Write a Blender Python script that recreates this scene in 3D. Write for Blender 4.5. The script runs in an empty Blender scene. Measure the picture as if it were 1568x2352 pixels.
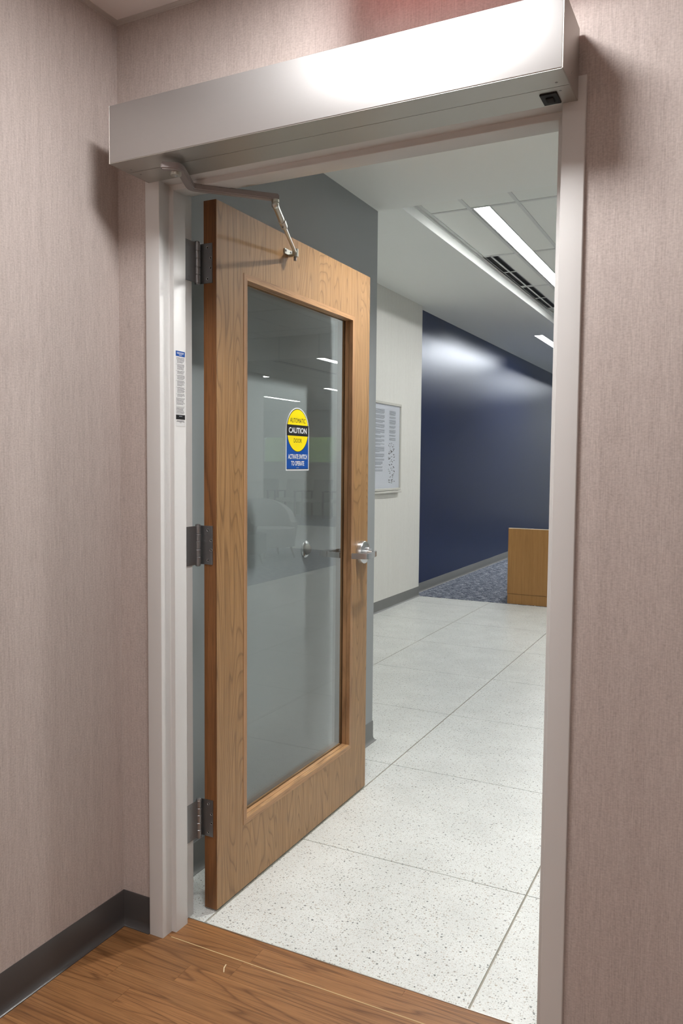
import bpy, bmesh, math, random
from mathutils import Vector, Matrix

random.seed(7)
SC = bpy.context.scene
COL = SC.collection
PI = math.pi

# ------------------------------------------------------------------ camera
def set_camera():
    W, H, F = 1568.0, 2352.0, 1822.5448
    C = Vector((1.4832, -1.7347, 1.362)); yaw, pit, rol = 0.4666, -0.0608, 0.0086
    cy, sy, cp, sp = math.cos(yaw), math.sin(yaw), math.cos(pit), math.sin(pit)
    f = Vector((-sy * cp, cy * cp, sp)); r = Vector((cy, sy, 0)); u = r.cross(f)
    c, s = math.cos(rol), math.sin(rol)
    r, u = c * r + s * u, -s * r + c * u
    cam = bpy.data.cameras.new('camera'); cam.sensor_fit = 'VERTICAL'
    cam.sensor_height = 36.0; cam.sensor_width = 24.0; cam.lens = 36.0 * F / H
    cam.clip_start = 0.02; cam.clip_end = 200
    o = bpy.data.objects.new('camera', cam); COL.objects.link(o)
    M = Matrix((r, u, -f)).transposed().to_4x4(); M.translation = C
    o.matrix_world = M
    SC.camera = o
set_camera()

# ------------------------------------------------------------------ world + exposure
wd = bpy.data.worlds.new('World'); SC.world = wd; wd.use_nodes = True
wd.node_tree.nodes['Background'].inputs[0].default_value = (0.75, 0.85, 1.0, 1)
wd.node_tree.nodes['Background'].inputs[1].default_value = 1.2
SC.view_settings.view_transform = 'Standard'; SC.view_settings.look = 'None'
SC.view_settings.gamma = 1.0; SC.view_settings.exposure = 1.0
SC.view_settings.use_curve_mapping = False

# lamp strengths (emission of the lenses of the fittings built below)
E_ROOM_DOWN = 45.0      # round downlight above the operator
E_ROOM_TROFFER = 14.0    # troffers behind the photographer, the left one added as fill
E_ALCOVE = 760.0         # round downlight in the alcove soffit
E_LINEAR = 18.0          # long linear fittings in the corridor
E_WASH = 20.0
E_WAIT = 20.0            # linear fittings over the waiting area
E_EXIT = 0.6

# ------------------------------------------------------------------ materials
def new_mat(name):
    m = bpy.data.materials.new(name); m.use_nodes = True
    nt = m.node_tree; b = nt.nodes['Principled BSDF']
    return m, nt, b

def srgb(r, g, b):
    f = lambda v: (v / 255) / 12.92 if v / 255 <= 0.04045 else ((v / 255 + 0.055) / 1.055) ** 2.4
    return (f(r), f(g), f(b), 1)

def plain(name, col, rough=0.5, metal=0.0, spec=0.5, bump=0.0, bscale=300, var=0.0, vscale=3.0, aniso=0.0):
    m, nt, b = new_mat(name)
    b.inputs['Base Color'].default_value = col; b.inputs['Roughness'].default_value = rough
    b.inputs['Metallic'].default_value = metal; b.inputs['Specular IOR Level'].default_value = spec
    if aniso: b.inputs['Anisotropic'].default_value = aniso
    g = nt.nodes.new('ShaderNodeNewGeometry')
    if var > 0:
        n = nt.nodes.new('ShaderNodeTexNoise'); n.inputs['Scale'].default_value = vscale
        nt.links.new(g.outputs['Position'], n.inputs['Vector'])
        hs = nt.nodes.new('ShaderNodeMixRGB'); hs.blend_type = 'MULTIPLY'; hs.inputs[0].default_value = 1
        rp = nt.nodes.new('ShaderNodeValToRGB')
        rp.color_ramp.elements[0].position = 0.3; rp.color_ramp.elements[0].color = (1 - var, 1 - var, 1 - var, 1)
        rp.color_ramp.elements[1].position = 0.7; rp.color_ramp.elements[1].color = (1, 1, 1, 1)
        nt.links.new(n.outputs['Fac'], rp.inputs[0]); hs.inputs[1].default_value = col
        nt.links.new(rp.outputs[0], hs.inputs[2]); nt.links.new(hs.outputs[0], b.inputs['Base Color'])
    if bump > 0:
        n2 = nt.nodes.new('ShaderNodeTexNoise'); n2.inputs['Scale'].default_value = bscale
        nt.links.new(g.outputs['Position'], n2.inputs['Vector'])
        bp = nt.nodes.new('ShaderNodeBump'); bp.inputs['Strength'].default_value = bump; bp.inputs['Distance'].default_value = 0.002
        nt.links.new(n2.outputs['Fac'], bp.inputs['Height']); nt.links.new(bp.outputs[0], b.inputs['Normal'])
    return m

def emit(name, col, strength):
    m, nt, b = new_mat(name)
    b.inputs['Base Color'].default_value = (0.8, 0.8, 0.8, 1)
    b.inputs['Emission Color'].default_value = col; b.inputs['Emission Strength'].default_value = strength
    return m

def mapped(nt, scale, src=None, loc=(0, 0, 0)):
    mp = nt.nodes.new('ShaderNodeMapping'); mp.inputs['Scale'].default_value = scale; mp.inputs['Location'].default_value = loc
    if src is None:
        g = nt.nodes.new('ShaderNodeNewGeometry'); src = g.outputs['Position']
    nt.links.new(src, mp.inputs['Vector'])
    return mp.outputs[0]

def noise(nt, vec, scale=1.0, detail=2.0, rough=0.5, dist=0.0):
    n = nt.nodes.new('ShaderNodeTexNoise'); n.inputs['Scale'].default_value = scale; n.inputs['Detail'].default_value = detail
    n.inputs['Roughness'].default_value = rough; n.inputs['Distortion'].default_value = dist
    nt.links.new(vec, n.inputs['Vector']); return n.outputs['Fac']

def ramp(nt, fac, stops, interp='LINEAR'):
    r = nt.nodes.new('ShaderNodeValToRGB'); cr = r.color_ramp; cr.interpolation = interp
    while len(cr.elements) < len(stops): cr.elements.new(0.5)
    for e, (p, c) in zip(cr.elements, stops):
        e.position = p; e.color = c if len(c) == 4 else (*c, 1)
    nt.links.new(fac, r.inputs[0]); return r.outputs[0]

def mixc(nt, a, b, fac, mode='MIX'):
    m = nt.nodes.new('ShaderNodeMixRGB'); m.blend_type = mode
    for i, v in ((0, fac), (1, a), (2, b)):
        if isinstance(v, (int, float)): m.inputs[i].default_value = v
        elif isinstance(v, tuple): m.inputs[i].default_value = v
        else: nt.links.new(v, m.inputs[i])
    return m.outputs[0]

def mth(nt, op, a, b=None, c=None):
    m = nt.nodes.new('ShaderNodeMath'); m.operation = op
    for i, v in enumerate((a, b, c)):
        if v is None: continue
        if isinstance(v, (int, float)): m.inputs[i].default_value = v
        else: nt.links.new(v, m.inputs[i])
    return m.outputs[0]

def bumpn(nt, b, h, strength=0.3, dist=0.001):
    bp = nt.nodes.new('ShaderNodeBump'); bp.inputs['Strength'].default_value = strength; bp.inputs['Distance'].default_value = dist
    nt.links.new(h, bp.inputs['Height']); nt.links.new(bp.outputs[0], b.inputs['Normal'])

def m_wallpaper(name, dark, light):
    m, nt, b = new_mat(name)
    f1 = noise(nt, mapped(nt, (420, 420, 22)), 1.0, 3, 0.6)
    f2 = noise(nt, mapped(nt, (160, 160, 260)), 1.0, 2, 0.6)
    f3 = noise(nt, mapped(nt, (40, 40, 1.2)), 1.0, 2, 0.5)
    f = mth(nt, 'ADD', mth(nt, 'MULTIPLY', f1, 0.45), mth(nt, 'ADD', mth(nt, 'MULTIPLY', f2, 0.40), mth(nt, 'MULTIPLY', f3, 0.15)))
    c = ramp(nt, f, [(0.34, dark), (0.66, light)])
    nt.links.new(c, b.inputs['Base Color']); b.inputs['Roughness'].default_value = 0.62; b.inputs['Specular IOR Level'].default_value = 0.25
    bumpn(nt, b, f, 0.25, 0.0006)
    return m

def m_wood(name, across, along, dark, mid, light, rings=9.0, pore=0.5, rough=0.45, ring_amt=0.55, rand=False, u_s=7.0, v_s=0.75, spec=0.45):
    """oak: contour rings of a stretched noise (cathedrals) + fine pores; across / along are axis indices"""
    m, nt, b = new_mat(name)
    tc = nt.nodes.new('ShaderNodeTexCoord'); src = tc.outputs['Object']
    rnd = None
    if rand:
        oi = nt.nodes.new('ShaderNodeObjectInfo'); rnd = oi.outputs['Random']
        va = nt.nodes.new('ShaderNodeVectorMath'); va.operation = 'ADD'
        cx = nt.nodes.new('ShaderNodeCombineXYZ')
        for i, k in enumerate((37.0, 11.0, 23.0)): nt.links.new(mth(nt, 'MULTIPLY', rnd, k), cx.inputs[i])
        nt.links.new(src, va.inputs[0]); nt.links.new(cx.outputs[0], va.inputs[1]); src = va.outputs[0]
    s1 = [3.0, 3.0, 3.0]; s1[across] = u_s; s1[along] = v_s
    s2 = [60.0] * 3; s2[across] = 420; s2[along] = 9
    s3 = [20.0] * 3; s3[across] = 90; s3[along] = 2.2
    big = noise(nt, mapped(nt, s1, src), 1.0, 1.5, 0.4, 0.25)
    wig = noise(nt, mapped(nt, [k * 3.0 for k in s1], src), 1.0, 2, 0.5)
    f = mth(nt, 'ADD', mth(nt, 'MULTIPLY', big, rings), mth(nt, 'MULTIPLY', wig, 0.25))
    fr = mth(nt, 'FRACT', f)
    ringc = ramp(nt, fr, [(0.0, (0, 0, 0)), (0.12, (0.9, 0.9, 0.9)), (0.5, (1, 1, 1)), (0.86, (0.72, 0.72, 0.72)), (1.0, (0, 0, 0))])
    fine = noise(nt, mapped(nt, s2, src), 1.0, 3, 0.6)
    med = noise(nt, mapped(nt, s3, src), 1.0, 2, 0.5)
    base = ramp(nt, med, [(0.3, mid), (0.7, light)])
    c = mixc(nt, base, dark, mth(nt, 'MULTIPLY', mth(nt, 'SUBTRACT', 1.0, ringc), ring_amt))
    pores = ramp(nt, fine, [(0.36, (1 - pore,) * 3), (0.52, (1, 1, 1))])
    c = mixc(nt, c, pores, 1.0, 'MULTIPLY')
    if rnd is not None:
        k = mth(nt, 'ADD', mth(nt, 'MULTIPLY', mth(nt, 'FRACT', mth(nt, 'MULTIPLY', rnd, 7.31)), 0.24), 0.84)
        c = mixc(nt, c, k, 1.0, 'MULTIPLY')
    nt.links.new(c, b.inputs['Base Color']); b.inputs['Roughness'].default_value = rough; b.inputs['Specular IOR Level'].default_value = spec
    bumpn(nt, b, fine, 0.12, 0.0006)
    return m

def m_terrazzo():
    m, nt, b = new_mat('terrazzo')
    base = ramp(nt, noise(nt, mapped(nt, (5, 5, 5)), 1, 3), [(0.3, srgb(210, 213, 210)), (0.7, srgb(223, 226, 223))])
    c = base
    mott = noise(nt, mapped(nt, (190, 190, 190)), 1, 2)
    c = mixc(nt, c, ramp(nt, mott, [(0.35, (0.86, 0.86, 0.84)), (0.55, (1, 1, 1))]), 0.8, 'MULTIPLY')
    for sc, thr, cols in ((70, 0.12, [srgb(95, 100, 98), srgb(140, 132, 122), srgb(75, 82, 80), srgb(168, 160, 148)]),
                          (150, 0.19, [srgb(150, 150, 146), srgb(172, 160, 146), srgb(120, 122, 118), srgb(190, 186, 178)]),
                          (290, 0.21, [srgb(185, 182, 174), srgb(160, 158, 150), srgb(200, 190, 178), srgb(175, 175, 170)])):
        v = nt.nodes.new('ShaderNodeTexVoronoi'); v.inputs['Scale'].default_value = sc; v.voronoi_dimensions = '2D'
        wn = nt.nodes.new('ShaderNodeTexNoise'); wn.inputs['Scale'].default_value = sc * 2.2
        g = nt.nodes.new('ShaderNodeNewGeometry'); nt.links.new(g.outputs['Position'], wn.inputs['Vector'])
        va = nt.nodes.new('ShaderNodeVectorMath'); va.operation = 'MULTIPLY_ADD'
        nt.links.new(wn.outputs['Color'], va.inputs[0]); va.inputs[1].default_value = (0.35 / sc,) * 3; nt.links.new(g.outputs['Position'], va.inputs[2])
        nt.links.new(va.outputs[0], v.inputs['Vector'])
        sep = nt.nodes.new('ShaderNodeSeparateColor'); nt.links.new(v.outputs['Color'], sep.inputs[0])
        t = mth(nt, 'MULTIPLY', mth(nt, 'POWER', sep.outputs[0], 1.6), thr * 2)
        chip = mth(nt, 'LESS_THAN', v.outputs['Distance'], t)
        cc = ramp(nt, sep.outputs[1], [(0, cols[0]), (0.25, cols[1]), (0.5, cols[2]), (0.75, cols[3])], 'CONSTANT')
        keep = mth(nt, 'GREATER_THAN', sep.outputs[2], 0.42)
        c = mixc(nt, c, cc, mth(nt, 'MULTIPLY', mth(nt, 'MULTIPLY', chip, keep), 0.85))
    nt.links.new(c, b.inputs['Base Color']); b.inputs['Roughness'].default_value = 0.32; b.inputs['Specular IOR Level'].default_value = 0.4
    return m

def m_carpet():
    m, nt, b = new_mat('carpet')
    a = noise(nt, mapped(nt, (14, 60, 1)), 1, 3, 0.7)
    d = noise(nt, mapped(nt, (55, 220, 1)), 1, 3, 0.7)
    f = mth(nt, 'ADD', mth(nt, 'MULTIPLY', a, 0.5), mth(nt, 'MULTIPLY', d, 0.5))
    c = ramp(nt, f, [(0.40, srgb(52, 58, 72)), (0.51, srgb(84, 92, 108)), (0.57, srgb(196, 200, 208))])
    nt.links.new(c, b.inputs['Base Color']); b.inputs['Roughness'].default_value = 0.95; b.inputs['Specular IOR Level'].default_value = 0.1
    bumpn(nt, b, d, 0.6, 0.004)
    return m

def m_navy():
    m, nt, b = new_mat('navy_wallcovering')
    st = noise(nt, mapped(nt, (14, 14, 0.35)), 1, 3, 0.6)
    fine = noise(nt, mapped(nt, (300, 300, 14)), 1, 2, 0.6)
    c = ramp(nt, fine, [(0.3, srgb(3, 19, 60)), (0.7, srgb(6, 25, 74))])
    out = nt.nodes['Material Output']; nt.nodes.remove(b)
    df = nt.nodes.new('ShaderNodeBsdfDiffuse'); nt.links.new(c, df.inputs[0])
    gl = nt.nodes.new('ShaderNodeBsdfGlossy'); gl.distribution = 'BECKMANN'; gl.inputs[0].default_value = (0.88, 0.93, 1.0, 1)
    r = nt.nodes.new('ShaderNodeMapRange'); nt.links.new(st, r.inputs[0]); r.inputs[1].default_value = 0.3; r.inputs[2].default_value = 0.7
    r.inputs[3].default_value = 0.285; r.inputs[4].default_value = 0.32
    nt.links.new(r.outputs[0], gl.inputs['Roughness'])
    fr = nt.nodes.new('ShaderNodeFresnel'); fr.inputs[0].default_value = 1.55
    mx = nt.nodes.new('ShaderNodeMixShader'); nt.links.new(fr.outputs[0], mx.inputs[0]); nt.links.new(df.outputs[0], mx.inputs[1]); nt.links.new(gl.outputs[0], mx.inputs[2])
    nt.links.new(mx.outputs[0], out.inputs[0])
    return m

def m_glass(name='door_glass', tint=(0.965, 0.985, 0.98, 1)):
    m = bpy.data.materials.new(name); m.use_nodes = True; nt = m.node_tree
    for n in list(nt.nodes): nt.nodes.remove(n)
    out = nt.nodes.new('ShaderNodeOutputMaterial'); mx = nt.nodes.new('ShaderNodeMixShader')
    tr = nt.nodes.new('ShaderNodeBsdfTransparent'); tr.inputs[0].default_value = tint
    gl = nt.nodes.new('ShaderNodeBsdfGlossy'); gl.inputs['Roughness'].default_value = 0.0
    lw = nt.nodes.new('ShaderNodeLayerWeight'); lw.inputs[0].default_value = 0.5
    fr = mth(nt, 'ADD', mth(nt, 'MULTIPLY', mth(nt, 'POWER', lw.outputs['Facing'], 5.0), 0.935), 0.065)
    nt.links.new(fr, mx.inputs[0]); nt.links.new(tr.outputs[0], mx.inputs[1]); nt.links.new(gl.outputs[0], mx.inputs[2])
    nt.links.new(mx.outputs[0], out.inputs[0])
    return m

def m_alu():
    m, nt, b = new_mat('anodised_aluminium')
    f = noise(nt, mapped(nt, (2, 300, 700)), 1, 2)
    b.inputs['Base Color'].default_value = (0.52, 0.515, 0.51, 1); b.inputs['Metallic'].default_value = 0.85
    r = nt.nodes.new('ShaderNodeMapRange'); nt.links.new(f, r.inputs[0]); r.inputs[3].default_value = 0.45; r.inputs[4].default_value = 0.52
    nt.links.new(r.outputs[0], b.inputs['Roughness'])
    bumpn(nt, b, f, 0.04, 0.0003)
    return m

M = {}
M['wallpaper'] = m_wallpaper('wallpaper_mauve', srgb(166, 154, 148), srgb(199, 188, 182))
M['rubber'] = plain('rubber_base', srgb(72, 68, 67), 0.28, spec=0.4, var=0.08)
M['ceilpaint'] = plain('ceiling_paint', srgb(226, 218, 214), 0.7, bump=0.1, bscale=120)
M['angle'] = plain('ceiling_angle_white', srgb(196, 188, 182), 0.5)
M['frame'] = plain('frame_paint_offwhite', srgb(206, 205, 203), 0.38, spec=0.45, bump=0.03, bscale=90)
M['grey'] = plain('grey_wall_paint', srgb(156, 161, 163), 0.55, bump=0.06, bscale=260)
M['white'] = m_wallpaper('white_wallcovering', srgb(212, 211, 205), srgb(228, 228, 223))
M['navy'] = m_navy()
M['drywall'] = plain('white_drywall', srgb(240, 243, 240), 0.6)
M['acoustic'] = plain('acoustic_tile', srgb(240, 242, 238), 0.85, bump=0.25, bscale=420)
M['tbar'] = plain('white_tbar', srgb(222, 224, 222), 0.45)
M['terrazzo'] = m_terrazzo()
M['grout'] = plain('grout', srgb(164, 158, 146), 0.8, var=0.15, vscale=8)
M['carpet'] = m_carpet()
M['alu'] = m_alu()
M['alu2'] = plain('clear_aluminium_cover', (0.50, 0.49, 0.46, 1), 0.42, 0.8)
M['endcap'] = plain('end_cap_aluminium', (0.42, 0.39, 0.36, 1), 0.4, 0.8, bump=0.05, bscale=200)
M['nickel'] = plain('satin_nickel', (0.31, 0.31, 0.315, 1), 0.38, 0.95, bump=0.04, bscale=500)
M['chrome'] = plain('satin_chrome', (0.66, 0.67, 0.68, 1), 0.26, 0.95)
M['armgrey'] = plain('painted_arm_grey', srgb(150, 142, 140), 0.42, 0.3)
M['steel'] = plain('zinc_steel', (0.60, 0.59, 0.53, 1), 0.28, 0.95)
M['black'] = plain('black_plastic', srgb(16, 16, 18), 0.55, spec=0.3)
M['darkslot'] = plain('dark_slot', srgb(14, 14, 15), 0.8)
M['door'] = m_wood('oak_veneer', 1, 2, srgb(104, 73, 42), srgb(160, 120, 76), srgb(175, 136, 92), rings=28, pore=0.24, ring_amt=0.55, rough=0.34, u_s=8.0, v_s=1.15)
M['bead_v'] = m_wood('oak_bead_vertical', 1, 2, srgb(118, 80, 50), srgb(166, 124, 86), srgb(184, 142, 102), rings=3, pore=0.25, rough=0.4)
M['bead_h'] = m_wood('oak_bead_horizontal', 2, 1, srgb(118, 80, 50), srgb(176, 132, 90), srgb(194, 152, 108), rings=3, pore=0.35, rough=0.4)
M['dooredge'] = m_wood('stained_edge_band', 0, 2, srgb(80, 48, 22), srgb(126, 82, 44), srgb(140, 94, 54), rings=6, pore=0.3, rough=0.5)
M['plank'] = m_wood('oak_plank', 1, 0, srgb(92, 56, 28), srgb(142, 97, 58), srgb(160, 114, 72), rings=10, pore=0.32, rough=0.42, ring_amt=0.7, rand=True, u_s=16, v_s=0.9)
M['desk'] = m_wood('desk_laminate', 0, 2, srgb(140, 98, 52), srgb(166, 120, 68), srgb(176, 130, 76), rings=3, pore=0.12, rough=0.4, ring_amt=0.2)
M['desktop'] = plain('desk_top_edge', srgb(206, 184, 160), 0.5)
M['glass'] = m_glass(); M['clear'] = m_glass('clear_acrylic', (1, 1, 1, 1))
M['threshold'] = plain('threshold_metal', (0.55, 0.53, 0.5, 1), 0.35, 0.9)
M['filler'] = plain('pale_seam_filler', srgb(190, 164, 120), 0.7)
M['splinter'] = plain('pale_splinter', srgb(226, 206, 168), 0.7)
M['paper'] = plain('white_paper', srgb(232, 237, 246), 0.35)
M['label'] = plain('white_label', srgb(222, 222, 222), 0.35)
M['s_white'] = plain('sticker_white', srgb(225, 228, 230), 0.6, spec=0.2)
M['s_blue'] = plain('sticker_blue', srgb(10, 76, 160), 0.6, spec=0.2)
M['s_yellow'] = plain('sticker_yellow', srgb(250, 226, 0), 0.6, spec=0.2)
M['s_black'] = plain('sticker_black', srgb(30, 30, 32), 0.6, spec=0.2)
M['ink'] = plain('print_ink', srgb(70, 72, 76), 0.5)
M['ink2'] = plain('print_ink_pale', srgb(150, 156, 166), 0.5)
M['boardframe'] = plain('pale_board_frame', srgb(206, 205, 198), 0.25)
M['can'] = plain('dark_downlight_can', srgb(60, 60, 60), 0.4)
M['vane'] = plain('vane_grey', srgb(70, 70, 70), .4)
M['rubber2'] = plain('grey_rubber_base', srgb(122, 123, 122), 0.45, spec=0.4, var=0.06)
M['fabric_l'] = plain('pale_grey_fabric', srgb(168, 170, 170), 0.9, bump=0.3, bscale=300)
M['fabric_d'] = plain('charcoal_fabric', srgb(62, 62, 66), 0.9, bump=0.3, bscale=300)
M['fabric_w'] = plain('oatmeal_fabric', srgb(176, 174, 166), 0.9, bump=0.3, bscale=300)
M['chairwood'] = plain('dark_chair_wood', srgb(84, 66, 52), 0.5)
M['grass'] = plain('grass', srgb(120, 140, 76), 0.95, var=0.4, vscale=2)
M['concrete'] = plain('outer_ground', srgb(150, 150, 146), 0.9)
M['room_down'] = emit('lens_room_down', (1.0, 0.99, 0.985, 1), E_ROOM_DOWN)
M['room_tr'] = emit('lens_room_troffer', (1.0, 0.99, 0.985, 1), E_ROOM_TROFFER)
M['alcove_down'] = emit('lens_alcove', (1.0, 0.99, 0.96, 1), E_ALCOVE)
M['linear'] = emit('lens_linear', (1.0, 1.0, 0.985, 1), E_LINEAR)
M['wash'] = emit('lens_wash', (1.0, 1.0, 1.0, 1), E_WASH)
M['wait'] = emit('lens_waiting', (1.0, 1.0, 0.985, 1), E_WAIT)
M['exitred'] = emit('exit_red', (1.0, 0.05, 0.05, 1), E_EXIT)

# ------------------------------------------------------------------ geometry helpers
def wloc(o):
    return Vector((0, 0, 0)) if o.parent is not None else o.location.copy()   # parts keep their world-space mesh

def tag(o, label=None, cat=None, group=None, kind=None):
    if label: o['label'] = label
    if cat: o['category'] = cat
    if group: o['group'] = group
    if kind: o['kind'] = kind
    return o

def empty(name, loc, label, cat, group=None, kind=None):
    o = bpy.data.objects.new(name, None); COL.objects.link(o); o.location = loc; o.empty_display_size = 0.05
    return tag(o, label, cat, group, kind)

def attach(o, parent):
    if parent is not None:
        o.parent = parent; o.matrix_parent_inverse = Matrix.Translation(-wloc(parent))

def obj(name, bm, mat, parent=None, smooth=False):
    me = bpy.data.meshes.new(name); bmesh.ops.recalc_face_normals(bm, faces=bm.faces[:]); bm.to_mesh(me); bm.free()
    if isinstance(mat, (list, tuple)):
        for x in mat: me.materials.append(x)
    else: me.materials.append(mat)
    if smooth:
        for p in me.polygons: p.use_smooth = True
    o = bpy.data.objects.new(name, me); COL.objects.link(o); attach(o, parent)
    return o

def auto_smooth(o, ang=40):
    me = o.data; bm = bmesh.new(); bm.from_mesh(me)
    for f in bm.faces: f.smooth = True
    for e in bm.edges:
        if len(e.link_faces) == 2 and e.calc_face_angle() > math.radians(ang): e.smooth = False
    bm.to_mesh(me); bm.free(); return o

def abox(bm, x0, x1, y0, y1, z0, z1, bev=0.0, seg=1):
    vs = [bm.verts.new((x, y, z)) for x in (x0, x1) for y in (y0, y1) for z in (z0, z1)]
    fs = [bm.faces.new([vs[i] for i in f]) for f in ((0, 1, 3, 2), (4, 6, 7, 5), (0, 4, 5, 1), (2, 3, 7, 6), (0, 2, 6, 4), (1, 5, 7, 3))]
    if bev > 0:
        es = list({e for f in fs for e in f.edges})
        bmesh.ops.bevel(bm, geom=es, offset=bev, segments=seg, affect='EDGES', profile=0.5)
    return bm

def box(name, x, y, z, mat, parent=None, bev=0.0, seg=1):
    return obj(name, abox(bmesh.new(), *x, *y, *z, bev, seg), mat, parent)

def aprism(bm, pts, axis, a, b):
    """extrude a closed 2D polygon; axis 'z': pts are (x,y); 'x': (y,z); 'y': (x,z)"""
    def P(p, t):
        return {'z': (p[0], p[1], t), 'x': (t, p[0], p[1]), 'y': (p[0], t, p[1])}[axis]
    A = [bm.verts.new(P(p, a)) for p in pts]; B = [bm.verts.new(P(p, b)) for p in pts]
    bm.faces.new(A); bm.faces.new(B[::-1]); n = len(pts)
    for i in range(n): bm.faces.new((A[i], A[(i + 1) % n], B[(i + 1) % n], B[i]))
    return bm

def acyl(bm, p, q, r, n=20, r2=None):
    p, q = Vector(p), Vector(q); d = (q - p); L = d.length; d.normalize()
    t = Vector((0, 0, 1)) if abs(d.z) < 0.9 else Vector((1, 0, 0))
    u = d.cross(t).normalized(); v = d.cross(u); r2 = r if r2 is None else r2
    A = [bm.verts.new(p + (u * math.cos(2 * PI * i / n) + v * math.sin(2 * PI * i / n)) * r) for i in range(n)]
    B = [bm.verts.new(q + (u * math.cos(2 * PI * i / n) + v * math.sin(2 * PI * i / n)) * r2) for i in range(n)]
    bm.faces.new(A[::-1]); bm.faces.new(B)
    for i in range(n): bm.faces.new((A[i], A[(i + 1) % n], B[(i + 1) % n], B[i]))
    return bm

def cyl(name, p, q, r, mat, parent=None, n=20, r2=None):
    return auto_smooth(obj(name, acyl(bmesh.new(), p, q, r, n, r2), mat, parent))

def alathe(bm, prof, org, axis, n=28):
    """prof: (radius, offset along axis)"""
    ax = Vector(axis).normalized(); t = Vector((0, 0, 1)) if abs(ax.z) < 0.9 else Vector((1, 0, 0))
    u = ax.cross(t).normalized(); v = ax.cross(u); org = Vector(org); rows = []
    for r, h in prof:
        if r < 1e-6: rows.append([bm.verts.new(org + ax * h)])
        else: rows.append([bm.verts.new(org + ax * h + (u * math.cos(2 * PI * i / n) + v * math.sin(2 * PI * i / n)) * r) for i in range(n)])
    for a, b in zip(rows, rows[1:]):
        for i in range(n):
            j = (i + 1) % n
            if len(a) == 1 and len(b) == 1: continue
            if len(a) == 1: bm.faces.new((a[0], b[i], b[j]))
            elif len(b) == 1: bm.faces.new((a[i], a[j], b[0]))
            else: bm.faces.new((a[i], a[j], b[j], b[i]))
    return bm

def asweep(bm, path, w, h, up=(0, 0, 1)):
    """rectangular bar (w across, h along up) swept along a polyline"""
    P = [Vector(p) for p in path]; up = Vector(up); rings = []
    for i, p in enumerate(P):
        d0 = (p - P[i - 1]).normalized() if i > 0 else None
        d1 = (P[i + 1] - p).normalized() if i < len(P) - 1 else None
        d = ((d0 or d1) + (d1 or d0)).normalized()
        s = d.cross(up).normalized(); k = 1.0
        if d0 is not None and d1 is not None: k = 1 / max(0.45, math.sqrt((1 + d0.dot(d1)) / 2))
        n = s.cross(d).normalized()
        rings.append([bm.verts.new(p + s * w / 2 * k * a + n * h / 2 * b) for a, b in ((-1, -1), (1, -1), (1, 1), (-1, 1))])
    bm.faces.new(rings[0]); bm.faces.new(rings[-1][::-1])
    for a, b in zip(rings, rings[1:]):
        for i in range(4): bm.faces.new((a[i], a[(i + 1) % 4], b[(i + 1) % 4], b[i]))
    return bm

def rounded(pts, r, seg=5):
    """fillet the inner corners of an open 3D polyline"""
    P = [Vector(p) for p in pts]; out = [P[0]]
    for a, b, c in zip(P, P[1:], P[2:]):
        u = (a - b).normalized(); v = (c - b).normalized(); k = min(r, (a - b).length * .45, (c - b).length * .45)
        A, C = b + u * k, b + v * k
        for i in range(seg + 1):
            t = i / seg; out.append(A.lerp(b, t).lerp(b.lerp(C, t), t))
    out.append(P[-1]); return out

def text_mesh(body, w, h, bold=0.0, align='CENTER'):
    cu = bpy.data.curves.new('txt', 'FONT'); cu.body = body; cu.size = 1.0; cu.offset = bold; cu.resolution_u = 3
    o = bpy.data.objects.new('txt', cu); COL.objects.link(o)
    dg = bpy.context.evaluated_depsgraph_get(); me = bpy.data.meshes.new_from_object(o.evaluated_get(dg))
    bpy.data.objects.remove(o); bpy.data.curves.remove(cu)
    xs = [v.co.x for v in me.vertices]; ys = [v.co.y for v in me.vertices]
    sx = w / (max(xs) - min(xs)); sy = h / (max(ys) - min(ys))
    cx, cy = (max(xs) + min(xs)) / 2, (max(ys) + min(ys)) / 2
    for v in me.vertices: v.co = Vector(((v.co.x - cx) * sx, (v.co.y - cy) * sy, 0))
    return me

def text_yz(name, body, x, y, z, w, h, mat, parent, bold=0.0):
    """lettering on a surface facing +x, reading towards +y"""
    me = text_mesh(body, w, h, bold)
    for v in me.vertices: v.co = Vector((x, y + v.co.x, z + v.co.y))
    me.materials.append(mat); me.name = name
    o = bpy.data.objects.new(name, me); COL.objects.link(o); attach(o, parent); return o

# ================================================================== SETTING
FW, HT, WY0, WY1 = 1.168, 2.17, 0.0115, 0.1315      # frame width / height, faces of the door wall
LX, RX, BY, CZ = -0.106, 3.3, -4.6, 2.57            # near room
GX, GY, GZ = -0.1009, 1.7667, 2.5565                # grey alcove wall / soffit
WX, NX, CE = -1.47, -1.542, 5.917                   # white wall, navy wall, carpet edge
DZ, TZ = 2.965, 3.05                                # drywall ceiling, tile ceiling
FY, FX = 16.6, 11.0                                 # far walls of the waiting room
LOWY, LOWZ = 7.5, 2.75                              # lower ceiling over the waiting area

def structure(o, label, cat):
    return tag(o, label, cat, kind='structure')

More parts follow.
